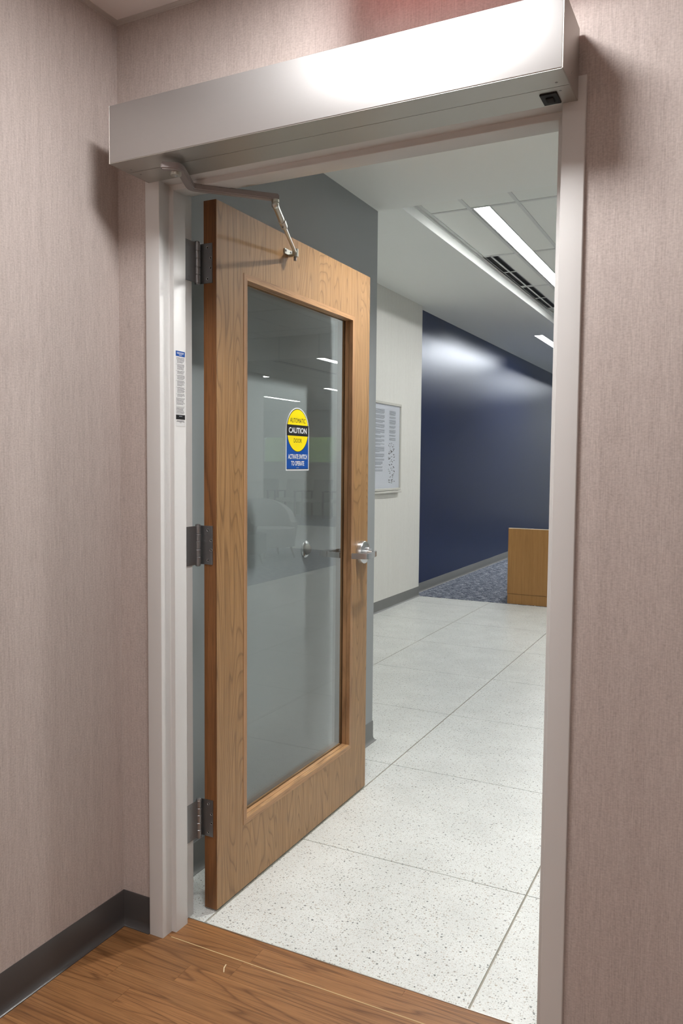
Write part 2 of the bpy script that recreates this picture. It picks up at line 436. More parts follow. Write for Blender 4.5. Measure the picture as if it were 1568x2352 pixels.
structure(box('wall_left', (LX - 0.12, LX), (BY, WY0), (0, 2.9), M['wallpaper']), 'mauve woven wallpaper wall at the left of the doorway', 'wall')
structure(box('wall_right', (RX, RX + 0.12), (BY, WY0), (0, 2.9), M['wallpaper']), 'mauve wallpaper wall behind the camera on the right', 'wall')
structure(box('wall_back', (LX - 0.12, RX + 0.12), (BY - 0.12, BY), (0, 2.9), M['wallpaper']), 'mauve wallpaper wall behind the camera', 'wall')
bm = bmesh.new()
abox(bm, LX - 0.12, 0, WY0, WY1, 0, 3.2); abox(bm, FW, RX + 0.12, WY0, WY1, 0, 3.2); abox(bm, 0, FW, WY0, WY1, HT, 3.2)
structure(obj('wall_front', bm, M['wallpaper']), 'mauve woven wallpaper wall that holds the doorway', 'wall')
structure(box('ceiling', (LX, RX), (BY, WY0), (CZ, CZ + 0.1), M['ceilpaint']), 'pale plain ceiling over the wood floor', 'ceiling')
bm = bmesh.new()
abox(bm, LX, LX + 0.017, BY, WY0, CZ - 0.0015, CZ); abox(bm, LX + 0.017, RX, WY0 - 0.017, WY0, CZ - 0.0015, CZ)
abox(bm, LX, LX + 0.0015, BY, WY0, CZ - 0.005, CZ - 0.0015); abox(bm, LX + 0.0015, RX, WY0 - 0.0015, WY0, CZ - 0.005, CZ - 0.0015)
structure(obj('trim_1', bm, M['angle']), 'thin wall angle edging the pale ceiling', 'trim')

structure(box('wall_alcove', (WX - 0.1, GX), (WY1, GY), (0, 3.3), M['grey']), 'grey painted wall behind the open door', 'wall')
structure(box('wall_white', (WX - 0.2, WX), (GY, CE), (0, 3.3), M['white']), 'white wall that carries the framed notice', 'wall')
structure(box('wall_navy', (NX - 0.2, NX), (CE, FY), (0, 3.3), M['navy']), 'glossy navy blue wall at the end of the corridor', 'wall')
structure(box('wall_waiting', (FX, FX + 0.2), (WY1, FY), (0, 3.3), M['white']), 'white side wall of the waiting room seen only in the glass', 'wall')
structure(box('wall_entry', (2.3, FX), (WY1, GY), (0, 3.3), M['grey']), 'grey wall on the right of the alcove, outside the view', 'wall')
# far wall with window openings
bm = bmesh.new(); WINS = [(4.6, 6.6), (7.2, 10.35)]
abox(bm, NX - 0.2, WINS[0][0], FY, FY + 0.2, 0, 3.3)
for (a, b_), nx in zip(WINS, [WINS[1][0], FX + 0.2]):
    abox(bm, b_, nx, FY, FY + 0.2, 0, 3.3); abox(bm, a, b_, FY, FY + 0.2, 0, 1.35); abox(bm, a, b_, FY, FY + 0.2, 2.1, 3.3)
structure(obj('wall_far', bm, M['white']), 'white far wall with windows, seen only in the door glass', 'wall')
for i, (a, b_) in enumerate(WINS):
    w = structure(empty('window_%d' % (i + 1), (a, FY, 1.35), 'white framed window in the far wall, %s, seen in the glass' % ('the narrow one', 'the wide one')[i], 'window'), None, None)
    bm = bmesh.new()
    abox(bm, a, a + 0.05, FY + 0.05, FY + 0.11, 1.35, 2.1); abox(bm, b_ - 0.05, b_, FY + 0.05, FY + 0.11, 1.35, 2.1)
    abox(bm, a + 0.05, b_ - 0.05, FY + 0.05, FY + 0.11, 1.35, 1.4); abox(bm, a + 0.05, b_ - 0.05, FY + 0.05, FY + 0.11, 2.05, 2.1)
    obj('window_frame', bm, M['frame'], w); box('pane', (a + 0.05, b_ - 0.05), (FY + 0.077, FY + 0.083), (1.4, 2.05), M['glass'], w)
    box('window_sill', (a - 0.05, b_ + 0.05), (FY - 0.08, FY + 0.05), (1.32, 1.35), M['frame'], w, 0.004)
bm = bmesh.new(); abox(bm, -2, 16, FY + 0.25, 45, -0.3, -0.2)
structure(obj('ground_outside', bm, M['concrete']), 'pale ground outside the far windows', 'ground')
bm = bmesh.new(); nx_, ny_ = 24, 8; G = []
for i in range(nx_ + 1):
    row = []
    for j in range(ny_ + 1):
        x = -2 + 18 * i / nx_; t = j / ny_; y = 22 + 12 * t
        row.append(bm.verts.new((x, y, -0.25 + 6.5 * t ** 0.8 + 0.25 * math.sin(x * 0.9 + 4 * t))))
    G.append(row)
for i in range(nx_):
    for j in range(ny_): bm.faces.new((G[i][j], G[i + 1][j], G[i + 1][j + 1], G[i][j + 1]))
structure(obj('hill_outside', bm, M['grass'], smooth=True), 'green grassy bank outside the far windows, mirrored faintly in the glass', 'bank')

# ---- ceilings beyond the doorway
AX0, AY0, AH = 0.65, 1.075, 0.075                     # recessed downlight in the soffit
bm = bmesh.new()
abox(bm, GX, AX0 - AH, WY1, GY, GZ, 3.2); abox(bm, AX0 + AH, 2.3, WY1, GY, GZ, 3.2)
abox(bm, AX0 - AH, AX0 + AH, WY1, AY0 - AH, GZ, 3.2); abox(bm, AX0 - AH, AX0 + AH, AY0 + AH, GY, GZ, 3.2)
structure(obj('ceiling_soffit', bm, M['drywall']), 'low white soffit just inside the doorway', 'soffit')
structure(box('ceiling_drywall', (NX - 0.2, -0.48), (GY, FY), (DZ, 3.3), M['drywall']), 'smooth white drywall ceiling along the navy wall', 'ceiling')
ct = structure(empty('ceiling_tiled', (0, GY, TZ), 'white acoustic tile ceiling in a grid beyond the soffit', 'ceiling'), None, None)
XL = [-0.465, -0.188, 0.134] + [0.134 + 0.61 * k for k in range(1, 18)]
YL = [GY] + [2.208 + 1.2195 * k for k in range(0, 5)] + [LOWY]
bm = bmesh.new(); tb = 0.024
for x in XL: abox(bm, x - tb / 2, x + tb / 2, GY, LOWY, TZ - 0.001, TZ + 0.004)
for y in YL[1:-1]:
    for a, b_ in zip(XL, XL[1:]):
        abox(bm, a + tb / 2, b_ - tb / 2, y - tb / 2, y + tb / 2, TZ - 0.001, TZ + 0.004)
obj('ceiling_grid', bm, M['tbar'], ct)
box('wall_angle', (-0.48, -0.477), (GY, LOWY), (TZ - 0.02, TZ), M['tbar'], ct)
box('ceiling_back', (-0.48, FX), (GY, LOWY), (TZ + 0.03, TZ + 0.2), M['acoustic'], ct)
LIT = (-0.158, -0.054, 3.425, 7.08)                   # linear light opening
def tile_panel(x0, x1, y0, y1):
    bm = bmesh.new(); abox(bm, x0, x1, y0, y1, TZ + 0.004, TZ + 0.016); return obj('ceiling_tile', bm, M['acoustic'], ct)
cache = {}
for i, (a, b_) in enumerate(zip(XL, XL[1:])):
    for j, (c, d) in enumerate(zip(YL, YL[1:])):
        x0, x1, y0, y1 = a + 0.012, b_ - 0.012, c + 0.002, d - 0.002
        if i == 1:          # module that holds the long linear light
            if y0 > LIT[2] - 0.1 and y1 < LIT[3] + 0.1: x0 = LIT[1] + 0.006
        if i == 0 and y0 > 4.5: x0 = -0.338               # row beside the slot diffuser
        key = (round(x1 - x0, 3), round(y1 - y0, 3))
        if key in cache:
            src, sx, sy = cache[key]; o = src.copy(); COL.objects.link(o)
            o.location = src.location + Vector((x0 - sx, y0 - sy, 0))
        else:
            o = tile_panel(x0, x1, y0, y1); cache[key] = (o, x0, y0)
# lower ceiling of the waiting area (too far and faint to tell its tiles apart)
def m_lowceil():
    m, nt, b = new_mat('low_ceiling_tiles')
    br = nt.nodes.new('ShaderNodeTexBrick'); br.offset = 0; br.inputs['Scale'].default_value = 1
    br.inputs['Brick Width'].default_value = 0.61; br.inputs['Row Height'].default_value = 1.2195; br.inputs['Mortar Size'].default_value = 0.012
    br.inputs['Color1'].default_value = br.inputs['Color2'].default_value = srgb(226, 227, 224); br.inputs['Mortar'].default_value = srgb(190, 190, 188)
    g = nt.nodes.new('ShaderNodeNewGeometry'); nt.links.new(g.outputs['Position'], br.inputs['Vector'])
    nt.links.new(br.outputs[0], b.inputs['Base Color']); b.inputs['Roughness'].default_value = 0.85; return m
structure(box('ceiling_waiting', (0.6, FX), (LOWY, FY), (LOWZ, 3.3), m_lowceil()), 'lower tiled ceiling over the waiting area, mirrored in the glass', 'ceiling')
structure(box('ceiling_link', (-0.48, 0.6), (LOWY, FY), (TZ, 3.3), M['drywall']), 'white ceiling strip far down the corridor', 'ceiling')
structure(box('column', (5.40, 6.00), (8.3, 8.9), (0, LOWZ), M['white']), 'pale square column in the waiting room, mirrored in the glass', 'column')

# ---- floors
fl = structure(empty('floor', (0.5, -1, 0), 'brown oak strip floor in front of the doorway', 'floor'), None, None)
box('floor_bed', (LX, RX), (BY, 0.1165), (-0.03, -0.0035), M['darkslot'], fl)
ROWS = [0.1165, 0.089, 0.0175, -0.060, -0.135, -0.207]
while ROWS[-1] > -2.3: ROWS.append(ROWS[-1] - 0.0725)
ENDS = {0: [0.75], 1: [0.33], 2: [0.315, 1.25], 3: [0.194, 1.02], 4: [0.025, 0.86]}
for k, (y1, y0) in enumerate(zip(ROWS, ROWS[1:])):
    # inside the opening the floor runs only between the jambs
    xa, xb = (0.03, FW - 0.03) if y1 > 0.02 else (LX, RX)
    ends = ENDS.get(k)
    if ends is None:
        e = LX + random.uniform(0.15, 0.9); ends = []
        while e < RX - 0.2: ends.append(e); e += random.uniform(0.75, 1.05)
    else:
        ends = list(ends); e = ends[-1] + random.uniform(.75, 1.05)
        while e < xb - 0.2: ends.append(e); e += random.uniform(.75, 1.05)
    xs = [xa] + [e for e in ends if xa < e < xb] + [xb]
    for a, b_ in zip(xs, xs[1:]):
        yy1 = min(y1, 0.0) if (k == 2) else y1
        box('plank', (a + 0.00025, b_ - 0.00025), (y0 + 0.00025, y1 - 0.00025), (-0.0035, 0.0), M['plank'], fl)
structure(box('floor_rear', (LX, RX), (BY, ROWS[-1]), (-0.0035, 0.0), M['plank']), 'oak floor behind the camera', 'floor')
box('seam_filler', (0.0643, FW - 0.0643), (0.0161, 0.0189), (-0.001, 0.0004), M['filler'], fl)

ft = structure(empty('floor_terrazzo', (0.5, 2, 0), 'white speckled terrazzo tile floor beyond the doorway', 'floor'), None, None)
box('grout_bed', (WX, FX), (0.119, FY), (-0.03, -0.0028), M['grout'], ft)
TX, TY, TS = 0.1064, -0.0996, 0.8118
REG = [(0.03, FW - 0.03, 0.1195, WY1), (GX, 2.3, WY1, GY), (WX, 3.5, GY, CE), (1.2, 3.5, CE, 9.24), (1.2, FX, 9.24, 13.45)]
gap = 0.0018; gapx = 0.0030; tcache = {}
for i in range(-3, 15):
    for j in range(0, 18):
        cx0, cx1, cy0, cy1 = TX + i * TS + gapx, TX + (i + 1) * TS - gapx, TY + j * TS + gap, TY + (j + 1) * TS - gap
        bm = bmesh.new(); n = 0
        for (a, b_, c, d) in REG:
            x0, x1, y0, y1 = max(cx0, a), min(cx1, b_), max(cy0, c), min(cy1, d)
            if x1 - x0 > 0.004 and y1 - y0 > 0.004:
                abox(bm, x0, x1, y0, y1, -0.0028, 0.0); n += 1
        if n: obj('tile', bm, M['terrazzo'], ft)
        else: bm.free()
structure(box('floor_carpet', (NX, 1.2), (CE, FY), (-0.03, 0.003), M['carpet']), 'blue grey streaked carpet beside the navy wall', 'carpet')
structure(box('floor_carpet_waiting', (3.5, FX), (GY, 9.24), (-0.0027, 0.003), M['carpet']), 'blue grey carpet under the lounge chairs, mirrored in the glass', 'carpet')
structure(box('floor_carpet_far', (1.2, FX), (13.45, FY), (-0.0027, 0.003), M['carpet']), 'blue grey carpet under the far row of chairs, mirrored in the glass', 'carpet')
structure(box('trim_2', (0.0488, FW - 0.0488), (0.1165, 0.1193), (-0.02, 0.0012), M['threshold']), 'thin metal strip between wood floor and terrazzo', 'threshold strip')

# ---- rubber cove base
def cove(name, path, label, h=0.1007, toe=0.0165, mat='rubber'):
    """path: list of (x,y, outward normal) in order; extruded cove profile with mitres"""
    prof = [(0.0, 0.0), (toe, 0.0), (toe, 0.0020), (0.0105, 0.0052), (0.0065, 0.0105), (0.0042, 0.0180), (0.0032, 0.026), (0.003, h - 0.003), (0.0015, h), (0, h)]
    bm = bmesh.new(); rings = []
    P = [Vector(p) for p in path]
    for i, p in enumerate(P):
        n0 = n1 = None
        if i > 0: d = (p - P[i - 1]).normalized(); n0 = Vector((d.y, -d.x))
        if i < len(P) - 1: d = (P[i + 1] - p).normalized(); n1 = Vector((d.y, -d.x))
        if n0 is None: m = n1
        elif n1 is None: m = n0
        else: m = (n0 + n1) / (1 + n0.dot(n1))
        rings.append([bm.verts.new((p.x + m.x * a, p.y + m.y * a, z)) for a, z in prof])
    k = len(prof)
    for a, b_ in zip(rings, rings[1:]):
        for i in range(k): bm.faces.new((a[i], a[(i + 1) % k], b_[(i + 1) % k], b_[i]))
    bm.faces.new(rings[0]); bm.faces.new(rings[-1][::-1])
    return structure(auto_smooth(obj(name, bm, M[mat]), 35), label, 'baseboard')
cove('baseboard_left', [(LX, BY), (LX, WY0), (0, WY0)], 'dark grey rubber cove base turning the corner left of the doorway')
cove('baseboard_right', [(FW, WY0), (RX, WY0)], 'dark grey rubber cove base right of the doorway')
cove('baseboard_alcove', [(GX, WY1), (GX, GY), (WX, GY)], 'grey rubber cove base around the end of the grey wall', mat='rubber2')
cove('baseboard_white', [(WX, GY), (WX, CE), (NX, CE)], 'grey rubber cove base under the framed notice', mat='rubber2')
cove('baseboard_navy', [(NX, CE), (NX, FY)], 'grey rubber cove base under the navy wall', mat='rubber2')

# ================================================================== DOOR FRAME
FA, RAB, ST, ST2, JD = 0.0488, 0.0407, 0.0643, 0.0946, 0.143
fr = structure(empty('door_frame', (0, 0, 0), 'off white painted steel door frame around the opening', 'door frame'), None, None)
prof = [(0, 0), (FA, 0), (FA, RAB), (ST, RAB), (ST, ST2), (FA, ST2), (FA, JD), (0, JD)]
def bevel_sharp(bm, off, seg=3):
    es = [e for e in bm.edges if len(e.link_faces) == 2 and e.calc_face_angle(0) > 0.5 and e.calc_length() > 0.5]
    bmesh.ops.bevel(bm, geom=es, offset=off, segments=seg, affect='EDGES', profile=0.5)
def frame_part(name, kind):
    bm = bmesh.new(); A = []; B = []
    for u, y in prof:
        if kind == 'L': a, b_ = (u, y, 0.0), (u, y, HT - u)
        elif kind == 'R': a, b_ = (FW - u, y, 0.0), (FW - u, y, HT - u)
        else: a, b_ = (u, y, HT - u), (FW - u, y, HT - u)
        A.append(bm.verts.new(a)); B.append(bm.verts.new(b_))
    n = len(prof); bm.faces.new(A); bm.faces.new(B[::-1])
    for i in range(n): bm.faces.new((A[i], A[(i + 1) % n], B[(i + 1) % n], B[i]))
    bmesh.ops.recalc_face_normals(bm, faces=bm.faces[:])
    bevel_sharp(bm, 0.0022)
    return auto_smooth(obj(name, bm, M['frame'], fr), 50)
frame_part('jamb', 'L'); frame_part('jamb', 'R'); frame_part('head', 'H')

# ================================================================== DOOR
DX, DY0, DW, DT, D0, D1 = 0.1058, 0.1814, 1.0613, 0.0438, 0.006, 2.1185
DY1 = DY0 + DW; DXB = DX - DT
LY0, LY1, LZ0, LZ1 = 0.343, 1.084, 0.230, 1.921        # clear glass opening
dr = structure(empty('door_1', (0.084, DY0, 0), 'oak veneer door with a tall glass panel standing open against the grey wall', 'door'), None, None)
bw = 0.019
bm = bmesh.new(); oy0, oy1, oz0, oz1 = LY0 - bw, LY1 + bw, LZ0 - bw, LZ1 + bw
def ring(x):
    o = [bm.verts.new((x, y, z)) for y, z in ((DY0 + 0.002, D0), (DY1 - 0.002, D0), (DY1 - 0.002, D1), (DY0 + 0.002, D1))]
    i = [bm.verts.new((x, y, z)) for y, z in ((oy0, oz0), (oy1, oz0), (oy1, oz1), (oy0, oz1))]
    return o, i
fo, fi = ring(DX); bo, bi = ring(DXB)
for k in range(4):
    l = (k + 1) % 4
    bm.faces.new((fo[k], fo[l], fi[l], fi[k])); bm.faces.new((bo[k], bi[k], bi[l], bo[l]))
    bm.faces.new((fo[k], bo[k], bo[l], fo[l])); bm.faces.new((fi[k], fi[l], bi[l], bi[k]))
obj('door_leaf', bm, M['door'], dr)
box('edge_band', (DXB, DX - 0.0008), (DY0, DY0 + 0.0019), (D0, D1), M['dooredge'], dr)
box('edge_band', (DXB, DX - 0.0008), (DY1 - 0.0019, DY1), (D0, D1), M['dooredge'], dr)
# glazing beads: face bead and inner stop on the near side, one bead on the far side
GLX = 0.0735                                           # glass pane, near surface
def bead(x0, x1, inset, side, mat):
    """mitred bar of a rectangular ring; inset grows into the opening"""
    a, b_, c, d = oy0, oy1, oz0, oz1; ia, ib, ic, idd = LY0 - inset, LY1 + inset, LZ0 - inset, LZ1 + inset
    q = {'bottom': ((a, c), (b_, c), (ib, ic), (ia, ic)), 'top': ((a, d), (ia, idd), (ib, idd), (b_, d)),
         'hinge': ((a, c), (ia, ic), (ia, idd), (a, d)), 'lock': ((b_, c), (b_, d), (ib, idd), (ib, ic))}[side]
    bm = bmesh.new(); aprism(bm, [(y, z) for y, z in q], 'x', x0, x1)
    bmesh.ops.recalc_face_normals(bm, faces=bm.faces[:])
    return obj('glazing_bead', bm, mat, dr)
for s in ('bottom', 'top', 'hinge', 'lock'):
    mt = M['bead_h'] if s in ('bottom', 'top') else M['bead_v']
    bead(DX - 0.0150, DX + 0.0012, 0.0, s, mt)
    bead(GLX + 0.0003, DX - 0.0165, 0.0, s, mt)
    bead(DXB - 0.0012, GLX - 0.0065, 0.0, s, mt)
bead_gap = bmesh.new()
pane = box('glass_pane', (GLX - 0.006, GLX), (LY0 - 0.012, LY1 + 0.012), (LZ0 - 0.012, LZ1 + 0.012), M['glass'], dr)

# ---- hinges
AX, AY = 0.0512, 0.1655
def hinge(z0, z1):
    h = cyl('hinge', (AX, AY, z0 - 0.004), (AX, AY, z1 + 0.004), 0.0074, M['nickel'], dr, 20)
    L = z1 - z0; seg = [(0, .196), (.208, .388), (.400, .600), (.612, .788), (.800, 1)]
    for a, b_ in seg:
        bm = bmesh.new(); alathe(bm, [(0.0, 0), (0.0078, 0), (0.0087, 0.0009), (0.0087, (b_ - a) * L - 0.0009), (0.0078, (b_ - a) * L), (0, (b_ - a) * L)], (AX, AY, z0 + a * L), (0, 0, 1), 24)
        auto_smooth(obj('knuckle', bm, M['nickel'], h))
    for zz, s in ((z1, 1), (z0, -1)):
        bm = bmesh.new(); alathe(bm, [(0.0080, 0), (0.0080, 0.003), (0.0056, 0.0052), (0, 0.0058)], (AX, AY, zz), (0, 0, s), 20)
        auto_smooth(obj('pin_cap', bm, M['nickel'], h))
    bm = bmesh.new()
    aprism(bm, [(0.0940, DY0 - 0.0002), (0.0940, DY0 - 0.0026), (0.0500, DY0 - 0.0026), (0.0500, DY0 - 0.0002)], 'z', z0, z1)
    obj('leaf_plate', bm, M['nickel'], h)
    bm = bmesh.new()
    aprism(bm, [(FA + 0.0002, ST2 + 0.001), (FA + 0.0026, ST2 + 0.001), (FA + 0.0026, 0.1590), (FA + 0.0002, 0.1590)], 'z', z0, z1)
    obj('leaf_plate', bm, M['nickel'], h)
    for x, t in ((0.0775, .11), (0.0885, .375), (0.0885, .625), (0.0775, .89)):
        bm = bmesh.new(); alathe(bm, [(0.0042, 0.0), (0.0042, 0.0004), (0.0034, 0.0005), (0.0012, -0.0012), (0, -0.0012)], (x, DY0 - 0.0027, z0 + t * L), (0, -1, 0), 14)
        obj('screw', bm, M['chrome'], h)
        cyl('screw_recess', (x, DY0 - 0.0029, z0 + t * L), (x, DY0 - 0.0034, z0 + t * L), 0.0022, M['darkslot'], h, 8)
    for y, t in ((0.1290, .11), (0.1080, .375), (0.1080, .625), (0.1290, .89)):
        bm = bmesh.new(); alathe(bm, [(0.0042, 0.0), (0.0042, 0.0004), (0.0034, 0.0005), (0, 0.0002)], (FA + 0.0027, y, z0 + t * L), (1, 0, 0), 14)
        obj('screw', bm, M['nickel'], h)
for z0, z1 in ((1.882, 1.996), (1.060, 1.175), (0.231, 0.344)): hinge(z0, z1)

# ---- lever handles on both faces
def lever(s, face):
    """s = +1 near face (towards +x), -1 far face"""
    ly, lz = 1.178, 1.003; X = lambda d: face + s * d
    bm = bmesh.new()
    alathe(bm, [(0.0, 0.0), (0.046, 0.0), (0.046, 0.018), (0.0445, 0.0205), (0.030, 0.0225), (0.0, 0.0225)], (face, ly, lz), (s, 0, 0), 40)
    h = auto_smooth(obj('lever_handle', bm, M['chrome'], dr), 35)
    cyl('shank', (X(0.0225), ly, lz - 0.002), (X(0.052), ly, lz - 0.002), 0.0115, M['chrome'], h, 24, 0.0105)
    path = rounded([(X(0.0585), ly + 0.018, lz - 0.004), (X(0.067), ly - 0.01, lz - 0.004), (X(0.068), ly - 0.086, lz - 0.006), (X(0.004), ly - 0.093, lz - 0.007)], 0.009, 4)
    bm = bmesh.new(); asweep(bm, path, 0.0075, 0.0225); bmesh.ops.recalc_face_normals(bm, faces=bm.faces[:])
    es = [e for e in bm.edges if len(e.link_faces) == 2 and e.calc_face_angle(0) > 1.0]
    bmesh.ops.bevel(bm, geom=es, offset=0.0012, segments=2, affect='EDGES')
    auto_smooth(obj('lever', bm, M['chrome'], h), 40)
    if s > 0:
        bm = bmesh.new(); alathe(bm, [(0, 0), (0.0085, 0), (0.0085, 0.006), (0.007, 0.0085), (0, 0.0085)], (X(0.0225), ly + 0.012, lz + 0.012), (s, 0, 0), 18)
        auto_smooth(obj('lock_cylinder', bm, M['chrome'], h))
        box('turn_piece', (X(0.031), X(0.040)), (ly + 0.006, ly + 0.018), (lz + 0.0105, lz + 0.0135), M['chrome'], h, 0.0006)
lever(1, DX); lever(-1, DXB)

# ================================================================== DOOR OPERATOR
BX0, BX1, BYF, BZ0, BZ1 = 0.014, 1.1513, -0.1525, 2.1197, 2.2634
op = empty('door_operator', (0.58, 0, BZ0), 'long brushed aluminium automatic door operator box mounted over the door frame', 'door operator')
ec = 0.0025
SEAM = -0.0795
bm = bmesh.new()
abox(bm, BX0 + ec, BX1 - ec, BYF, -0.0004, BZ0 + 0.0016, BZ1, 0.0012, 2)
auto_smooth(obj('housing', bm, M['alu'], op), 50)
box('bottom_cover', (BX0 + ec, BX1 - ec), (BYF + 0.0012, SEAM - 0.0008), (BZ0, BZ0 + 0.0016), M['alu2'], op)
box('bottom_cover', (BX0 + ec, BX1 - ec), (SEAM + 0.0008, -0.0006), (BZ0, BZ0 + 0.0016), M['alu2'], op)
for x0, x1 in ((BX0, BX0 + ec), (BX1 - ec, BX1)):
    box('end_cap', (x0, x1), (BYF - 0.0005, -0.0004), (BZ0 - 0.0003, BZ1 + 0.0004), M['endcap'], op, 0.0004)
for x, y in ((BX1 - 0.024, -0.098), (BX1 - 0.024, -0.060), (BX0 + 0.024, -0.098), (BX0 + 0.024, -0.060)):
    bm = bmesh.new(); alathe(bm, [(0, 0.0006), (0.0022, 0.0006), (0.0028, 0)], (x, y, BZ0), (0, 0, -1), 12); obj('screw', bm, M['nickel'], op)
bm = bmesh.new(); alathe(bm, [(0, 0.0006), (0.0026, 0.0006), (0.0032, 0)], (BX1, -0.076, BZ0 + 0.024), (1, 0, 0), 12); obj('screw', bm, M['chrome'], op)
# sensor / switch under the right end
sw = box('switch', (1.085, 1.120), (-0.061, -0.011), (BZ0 - 0.0035, BZ0), M['black'], op, 0.0008)
box('rocker', (1.0945, 1.1105), (-0.046, -0.026), (BZ0 - 0.0065, BZ0 - 0.0034), M['darkslot'], sw, 0.0008)
# spindle and arm
SPX, SPY, AZ = 0.181, -0.094, 2.1005
bm = bmesh.new(); alathe(bm, [(0, -0.006), (0.0135, -0.006), (0.0135, 0.016), (0.0, 0.016)], (SPX, SPY, AZ - 0.010), (0, 0, 1), 28)
sp = auto_smooth(obj('spindle', bm, M['steel'], op))
cyl('spindle_screw', (SPX, SPY, AZ - 0.0178), (SPX, SPY, AZ - 0.0158), 0.0042, M['chrome'], sp, 12)
ARM = [(0.160, -0.1255, AZ), (0.198, -0.103, AZ), (0.136, 0.026, AZ - 0.001), (0.305, 0.198, AZ - 0.002)]
bm = bmesh.new()
asweep(bm, rounded(ARM, 0.016, 6), 0.022, 0.0170)
bmesh.ops.recalc_face_normals(bm, faces=bm.faces[:])
es = [e for e in bm.edges if len(e.link_faces) == 2 and e.calc_face_angle(0) > 1.0]
bmesh.ops.bevel(bm, geom=es, offset=0.003, segments=3, affect='EDGES')
arm = auto_smooth(obj('arm', bm, M['armgrey'], op), 35)
cyl('set_screw', (0.1665, -0.124, AZ - 0.0078), (0.1665, -0.124, AZ - 0.0070), 0.0042, M['black'], arm, 14)
JX, JY, JZ = 0.300, 0.190, AZ - 0.010
jt = cyl('elbow_joint', (JX, JY, JZ + 0.0015), (JX, JY, JZ - 0.007), 0.0105, M['steel'], op, 20)
bm = bmesh.new(); bmesh.ops.create_uvsphere(bm, u_segments=20, v_segments=12, radius=0.0105)
bmesh.ops.translate(bm, verts=bm.verts[:], vec=(JX, JY, JZ - 0.0135)); obj('ball', bm, M['steel'], jt, True)
S = Vector((JX, JY, JZ - 0.0135)); T = Vector((0.134, 0.5865, 2.0585)); d = (T - S).normalized()
slv = cyl('rod_sleeve', S + d * 0.006, S + d * 0.170, 0.0092, M['steel'], op, 20)
cyl('sleeve_collar', S + d * 0.120, S + d * 0.175, 0.0112, M['steel'], slv, 20, 0.0100)
cyl('sleeve_screw', S + d * 0.145 + Vector((0, 0, -0.009)), S + d * 0.145 + Vector((0, 0, -0.0145)), 0.003, M['nickel'], slv, 10)
cyl('rod', S + d * 0.17, T, 0.0056, M['steel'], op, 16)
sh = box('door_shoe', (DX, DX + 0.004), (0.560, 0.606), (2.0540, 2.0720), M['steel'], op, 0.0012, 2)
bm = bmesh.new(); acyl(bm, (DX + 0.003, 0.5865, 2.0515), (0.142, 0.5865, 2.0515), 0.0055, 14)
auto_smooth(obj('shoe_pin', bm, M['steel'], sh))
cyl('shoe_ball', (0.134, 0.5865, 2.071), (0.134, 0.5865, 2.046), 0.0105, M['steel'], sh, 18)
cyl('shoe_bolt', (0.134, 0.5865, 2.046), (0.134, 0.5865, 2.033), 0.0048, M['nickel'], sh, 12)
for y in (0.567, 0.599): cyl('shoe_screw', (DX + 0.004, y, 2.065), (DX + 0.0062, y, 2.065), 0.0036, M['nickel'], sh, 10)

# ================================================================== STICKERS
def polyfan(name, pts, x, mat, parent):
    bm = bmesh.new(); bm.faces.new([bm.verts.new((x, p[0], p[1])) for p in pts])
    o = obj(name, bm, mat, parent); return o
def slab(name, pts, x0, x1, mat, parent=None):
    bm = bmesh.new(); aprism(bm, pts, 'x', x0, x1); return obj(name, bm, mat, parent)
SY, SZT, SW, SH = 0.7135, 1.5580, 0.1620, 0.2215          # centre, top, width, height (on the pane)
def arch(w, h, top, n=28):
    r = w / 2
    return [(SY - r, top - h), (SY + r, top - h)] + [(SY + r * math.cos(PI * i / n), top - r + r * math.sin(PI * i / n)) for i in range(n + 1)]
sx = GLX
st = empty('caution_sticker', (sx, SY, SZT - SH), 'arched yellow and blue automatic door caution sticker on the glass', 'sticker')
slab('backing', arch(SW, SH, SZT), sx + 0.0002, sx + 0.0005, M['s_white'], st)
iw = SW - 0.0085
slab('black_line', arch(iw, SH - 0.0085, SZT - 0.0042), sx + 0.0005, sx + 0.0006, M['s_black'], st)
slab('blue_field', arch(iw - 0.002, SH - 0.0115, SZT - 0.0052), sx + 0.0006, sx + 0.0007, M['s_blue'], st)
CZc, R = SZT - 0.0804, 0.0755
circ = lambda r, n=56: [(SY + r * math.cos(2 * PI * i / n), CZc + r * math.sin(2 * PI * i / n)) for i in range(n)]
slab('black_disc', circ(R), sx + 0.0007, sx + 0.0008, M['s_black'], st)
slab('yellow_disc', circ(R - 0.0018), sx + 0.0008, sx + 0.0009, M['s_yellow'], st)
slab('black_band', [(SY - iw / 2, CZc - 0.0192), (SY + iw / 2, CZc - 0.0192), (SY + iw / 2, CZc + 0.0192), (SY - iw / 2, CZc + 0.0192)], sx + 0.0009, sx + 0.0010, M['s_black'], st)
tx = sx + 0.00115
text_yz('lettering', 'AUTOMATIC', tx, SY, SZT - 0.0455, 0.108, 0.0158, M['s_black'], st, 0.0)
text_yz('lettering', 'CAUTION', tx, SY, CZc, 0.126, 0.0200, M['s_white'], st, 0.022)
text_yz('lettering', 'DOOR', tx, SY, SZT - 0.1160, 0.056, 0.0150, M['s_black'], st, 0.0)
text_yz('lettering', 'ACTIVATE SWITCH', tx, SY, SZT - 0.1725, 0.134, 0.0170, M['s_white'], st, 0.02)
text_yz('lettering', 'TO OPERATE', tx, SY, SZT - 0.1960, 0.092, 0.0168, M['s_white'], st, 0.02)
slab('fine_print', [(SY - .009, SZT - 0.2125), (SY + .009, SZT - .2125), (SY + .009, SZT - .2105), (SY - .009, SZT - .2105)], sx + .0007, sx + .0009, M['ink2'], st)

